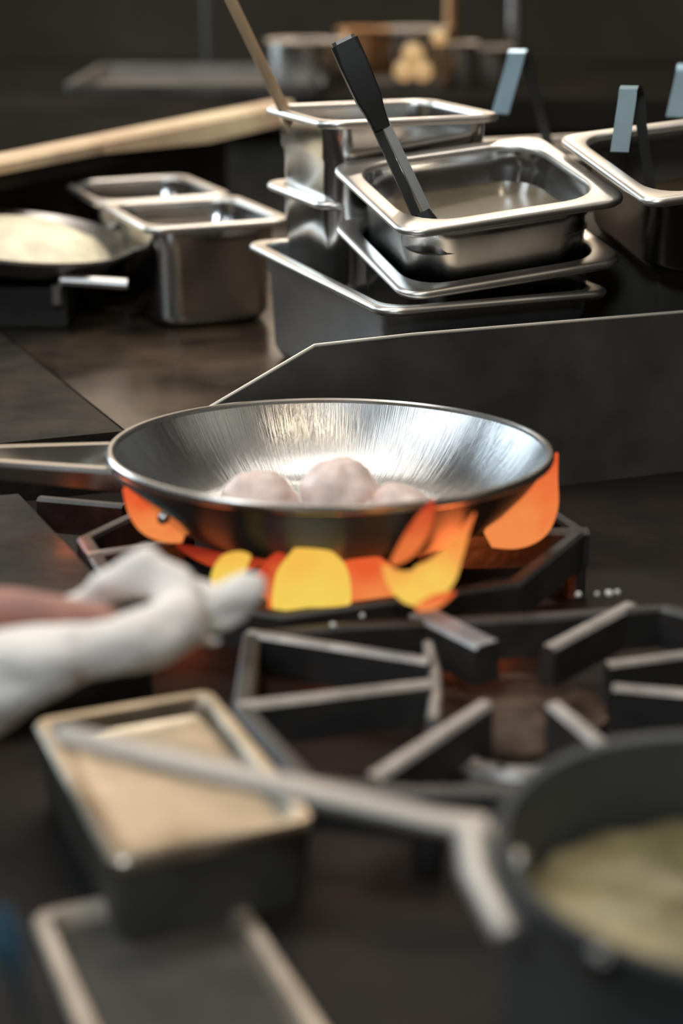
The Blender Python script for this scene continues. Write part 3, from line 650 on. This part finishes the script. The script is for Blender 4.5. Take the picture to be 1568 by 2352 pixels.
tag(person, 'person reaching in at the left edge, hand gripping the white towel', 'person')
# sleeve and blue apron edge
mb = MB(); mb.tube([hp(-520, 1650), hp(-640, 1710), hp(-900, 1840)], [.036, .040, .050], 20); mb.build('sleeve', M['cloth'], person)
mb = MB(); lp = []
for y, xl, xr in ((2090, -200, 10), (2125, -170, 32), (2175, -60, 46), (2230, 6, 49), (2290, 34, 56), (2352, 58, 74), (2420, 84, 100)):
    lp.append([atd(xl + (xr - xl) * q / 7, y, .56 + .014 * sin(q * .9 + y * .01)) for q in range(8)])
L2 = [r_ + [p + FW * .003 for p in reversed(r_)] for r_ in lp]
mb.loft(L2); ap = mb.build('apron', M['apron'], person); ap['label'] = 'blue apron edge'

def px_tube(mb, pts, d_default=HD, n=20):
    lp = []; P = []
    for x, y, rpx, dd, fl in pts: P.append((atd(x, y, d_default + dd), rpx * (d_default + dd) / F, fl))
    for i, (p, r, fl) in enumerate(P):
        t = (P[min(i + 1, len(P) - 1)][0] - P[max(i - 1, 0)][0]).normalized()
        a = t.cross(FW).normalized(); b = t.cross(a).normalized()
        lp.append([p + a * cos(2 * pi * k / n) * r + b * sin(2 * pi * k / n) * r * fl for k in range(n)])
    mb.loft(lp)
mb = MB()
# lower roll of cloth under the fingers, from the left edge to the fist-end fold
px_tube(mb, [(-330, 1730, 130, -.03, .9), (-180, 1650, 122, -.032, .9), (-40, 1575, 116, -.034, .9), (60, 1535, 94, -.034, 1.), (160, 1500, 72, -.034, 1.1), (260, 1490, 66, -.030, 1.1), (350, 1470, 72, -.022, 1.1), (410, 1432, 72, -.010, 1.), (436, 1396, 56, .0, 1.)])
# upper flap folded back over the knuckles
px_tube(mb, [(120, 1398, 14, .022, 1.2), (190, 1376, 32, .020, 1.2), (270, 1344, 50, .016, .9), (345, 1316, 60, .014, .8), (400, 1345, 62, .010, .8), (425, 1390, 60, .006, .8)])
px_tube(mb, [(290, 1325, 26, .022, .8), (330, 1280, 22, .02, .7), (362, 1264, 15, .018, .7)])
px_tube(mb, [(350, 1325, 30, .02, .6), (420, 1330, 26, .02, .6), (470, 1350, 20, .02, .6), (500, 1362, 12, .02, .6)])
# tail of the towel beyond the fist, hollow underneath
px_tube(mb, [(415, 1400, 56, .012, .7), (480, 1400, 58, .012, .7), (540, 1380, 58, .010, .7), (582, 1350, 40, .010, .6), (606, 1336, 18, .012, .5)])
px_tube(mb, [(440, 1460, 18, .004, 1.), (480, 1476, 14, .002, 1.), (512, 1470, 8, .0, 1.)])
tmp = mb.build('towel_tmp', M['cloth'])
mc = MB(); px_tube(mc, [(474, 1428, 24, .000, 1.1), (508, 1424, 38, .000, 1.1), (548, 1418, 38, -.001, 1.1), (610, 1412, 32, -.002, 1.1)])
cut = mc.build('cut_tmp', M['cloth'])
rm = tmp.modifiers.new('r', 'REMESH'); rm.mode = 'VOXEL'; rm.voxel_size = .0022
bl_ = tmp.modifiers.new('bo', 'BOOLEAN'); bl_.operation = 'DIFFERENCE'; bl_.object = cut; bl_.solver = 'EXACT'
r2 = tmp.modifiers.new('r2', 'REMESH'); r2.mode = 'VOXEL'; r2.voxel_size = .0022
sm = tmp.modifiers.new('sm', 'SMOOTH'); sm.factor = .6; sm.iterations = 9
dg = bpy.context.evaluated_depsgraph_get(); nm = bpy.data.meshes.new_from_object(tmp.evaluated_get(dg))
bpy.data.objects.remove(tmp); bpy.data.objects.remove(cut)
nm.update()
for v_ in nm.vertices:      # soft folds
    q = v_.co; f_ = noise.noise(Vector((q.x * 34, q.y * 30, q.z * 80))) * .0050 + noise.noise(q * 120) * .0009
    v_.co = q + v_.normal * f_
nm.materials.clear(); nm.materials.append(M['cloth']); nm.shade_smooth(); nm.name = 'towel'
towel = bpy.data.objects.new('towel', nm); COL.objects.link(towel)
tag(towel, 'crumpled white kitchen towel bunched in the hand before the flames', 'towel')

# ------------------------------------------------------------------ foreground trays
def tray(name, label, pts, depth, m, ex=5):
    """shallow lift-off tray with a raised rim through four rim corners (BL, FL, FR, BR)"""
    c = sum((Vector(p) for p in pts), Vector()) / 4
    yaw = atan2(pts[2].y - pts[1].y, pts[2].x - pts[1].x)
    a = ((pts[2] - pts[1]).length + (pts[3] - pts[0]).length) / 2; b = ((pts[0] - pts[1]).length + (pts[3] - pts[2]).length) / 2
    T = Matrix.Translation(c) @ Matrix.Rotation(yaw + radians(ex), 4, 'Z')
    mb = MB()
    mb.loft([rr(a - .012, b - .012, .006, -depth), rr(a - .008, b - .008, .008, -depth + .002), rr(a - .002, b - .002, .008, -.006)], True, False, mi=1)  # dark outer walls: shade painted into the colour
    L = [rr(a - .002, b - .002, .008, -.006), rr(a, b, .008, -.006), rr(a, b, .008, -.002), rr(a - .003, b - .003, .007, 0), rr(a - .014, b - .014, .006, 0), rr(a - .017, b - .017, .006, -.002), rr(a - .022, b - .022, .006, -.008), rr(a - .034, b - .034, .006, -.010)]
    mb.loft(L, False, True); o = mb.build(name, [m, M['panel']]); o.matrix_world = T; return tag(o, label, 'tray', 'shallow steel trays at the front of the stove')
M['tray'] = mat('warm_worn_tray', (.44, .38, .29), 1, .34, vcol=(.70, .62, .50), vscale=22, rvar=.10, bump=.9, bscale=13)  # gold tint and patches put warm reflections into the steel's colour
M['tray_dim'] = mat('dull_tray', (.62, .54, .45), 1, .60, var=.3, vscale=14, rvar=.06, bump=.25, bscale=14)
tray('steel_tray', 'shiny shallow steel tray under the foreground pan handle', [atz(55, 1645, 0), atz(265, 1965, 0), atz(800, 1880, 0), atz(440, 1598, 0)], .045, M['tray'])
t_bl = atz(66, 2092, -.038); tu = Vector((cos(radians(22)), sin(radians(22)), 0)); tv = Vector((-tu.y, tu.x, 0)); t_w = (atz(600, 2120, -.038) - t_bl).dot(tu)
tray('steel_tray', 'dull shallow steel tray nearest the bottom edge of the picture', [t_bl, t_bl - tv * .22, t_bl - tv * .22 + tu * t_w, t_bl + tu * t_w], .006, M['tray_dim'], 0)

# ------------------------------------------------------------------ foreground pan
fc_ = atz(1702, 1936, .045); RP = .091
gp = thing('saucepan', (fc_.x, fc_.y, -.045), 'dark saucepan of olive food cut off by the lower right edge', 'saucepan')
mb = MB(); T = Matrix.Translation(fc_)
mb.lathe([(.001, -.090), (RP * .86, -.090), (RP * .95, -.084), (RP * .99, -.05), (RP, -.004), (RP + .002, -.001), (RP + .001, .001), (RP - .003, 0), (RP - .005, -.006), (RP * .95, -.05), (RP * .90, -.082), (RP * .8, -.086), (.001, -.086)], 96, T=T); mb.build('body', M['bowl_dark'], gp)
hb0 = fc_ + Vector((-RP - .002, .008, -.010))
j = atd(1075, 1912, fc_.y / cos(PITCH) * .985 + .0)
# forked strap handle
jn = atz(1080, 1905, .040); he = atz(380, 1745, .060); hf = atz(140, 1688, .064)
mb = MB()
mb.tube([jn + Vector((.006, 0, 0)), jn + (he - jn) * .12, jn + (he - jn) * .5, he, hf, hf + (hf - he) * .06], [.0075, .0062, .0066, .0075, .0062, .003], 16, flat=[.7, .7, .7, .6, .6, .6]); mb.build('handle', M['satin'], gp)
def on_wall(deg, z, e=.003):
    a_ = radians(deg); return fc_ + Vector(((RP + e) * cos(a_), (RP + e) * sin(a_), z))
for deg_end in (153, 200):
    mb = MB(); P_ = [jn]
    for k in range(1, 8):
        t = k / 7; dg_ = 181 + (deg_end - 181) * t; P_.append(on_wall(dg_, -.010 - .010 * t, .004 + .006 * (1 - t) ** 2))
    mb.tube(P_, [.0072] * 2 + [.0070] * 5 + [.006], 14, flat=.8); mb.build('fork_arm', M['satin'], gp)
mb = MB(); mb.sphere(fc_ + Vector((-(RP - .008) * cos(radians(8)), (RP - .008) * sin(radians(8)), -.016)), .006, 14, 10); mb.build('rivet', M['dull_steel'], gp)
mb = MB(); mb.sphere(on_wall(228, -.006, .001), .006, 14, 10); mb.build('rivet', M['smoked'], gp)
mb = MB(); n = 64; lp = []
for rr_, z in ((.92, -.06), (.93, -.040), (.9, -.036), (.7, -.033), (.5, -.031), (.3, -.03), (.1, -.03), (.01, -.03)):
    lp.append([fc_ + Vector((RP * rr_ * cos(2 * pi * k / n), RP * rr_ * sin(2 * pi * k / n), z + (.006 * noise.noise(Vector((rr_ * cos(2 * pi * k / n) * 5, rr_ * sin(2 * pi * k / n) * 5, 1))) if rr_ < .95 and z > -.05 else 0))) for k in range(n)])
mb.loft(lp); tag(mb.build('olive_braise', M['herbs']), 'chunky olive-brown food in the foreground saucepan', 'food', kind='stuff')
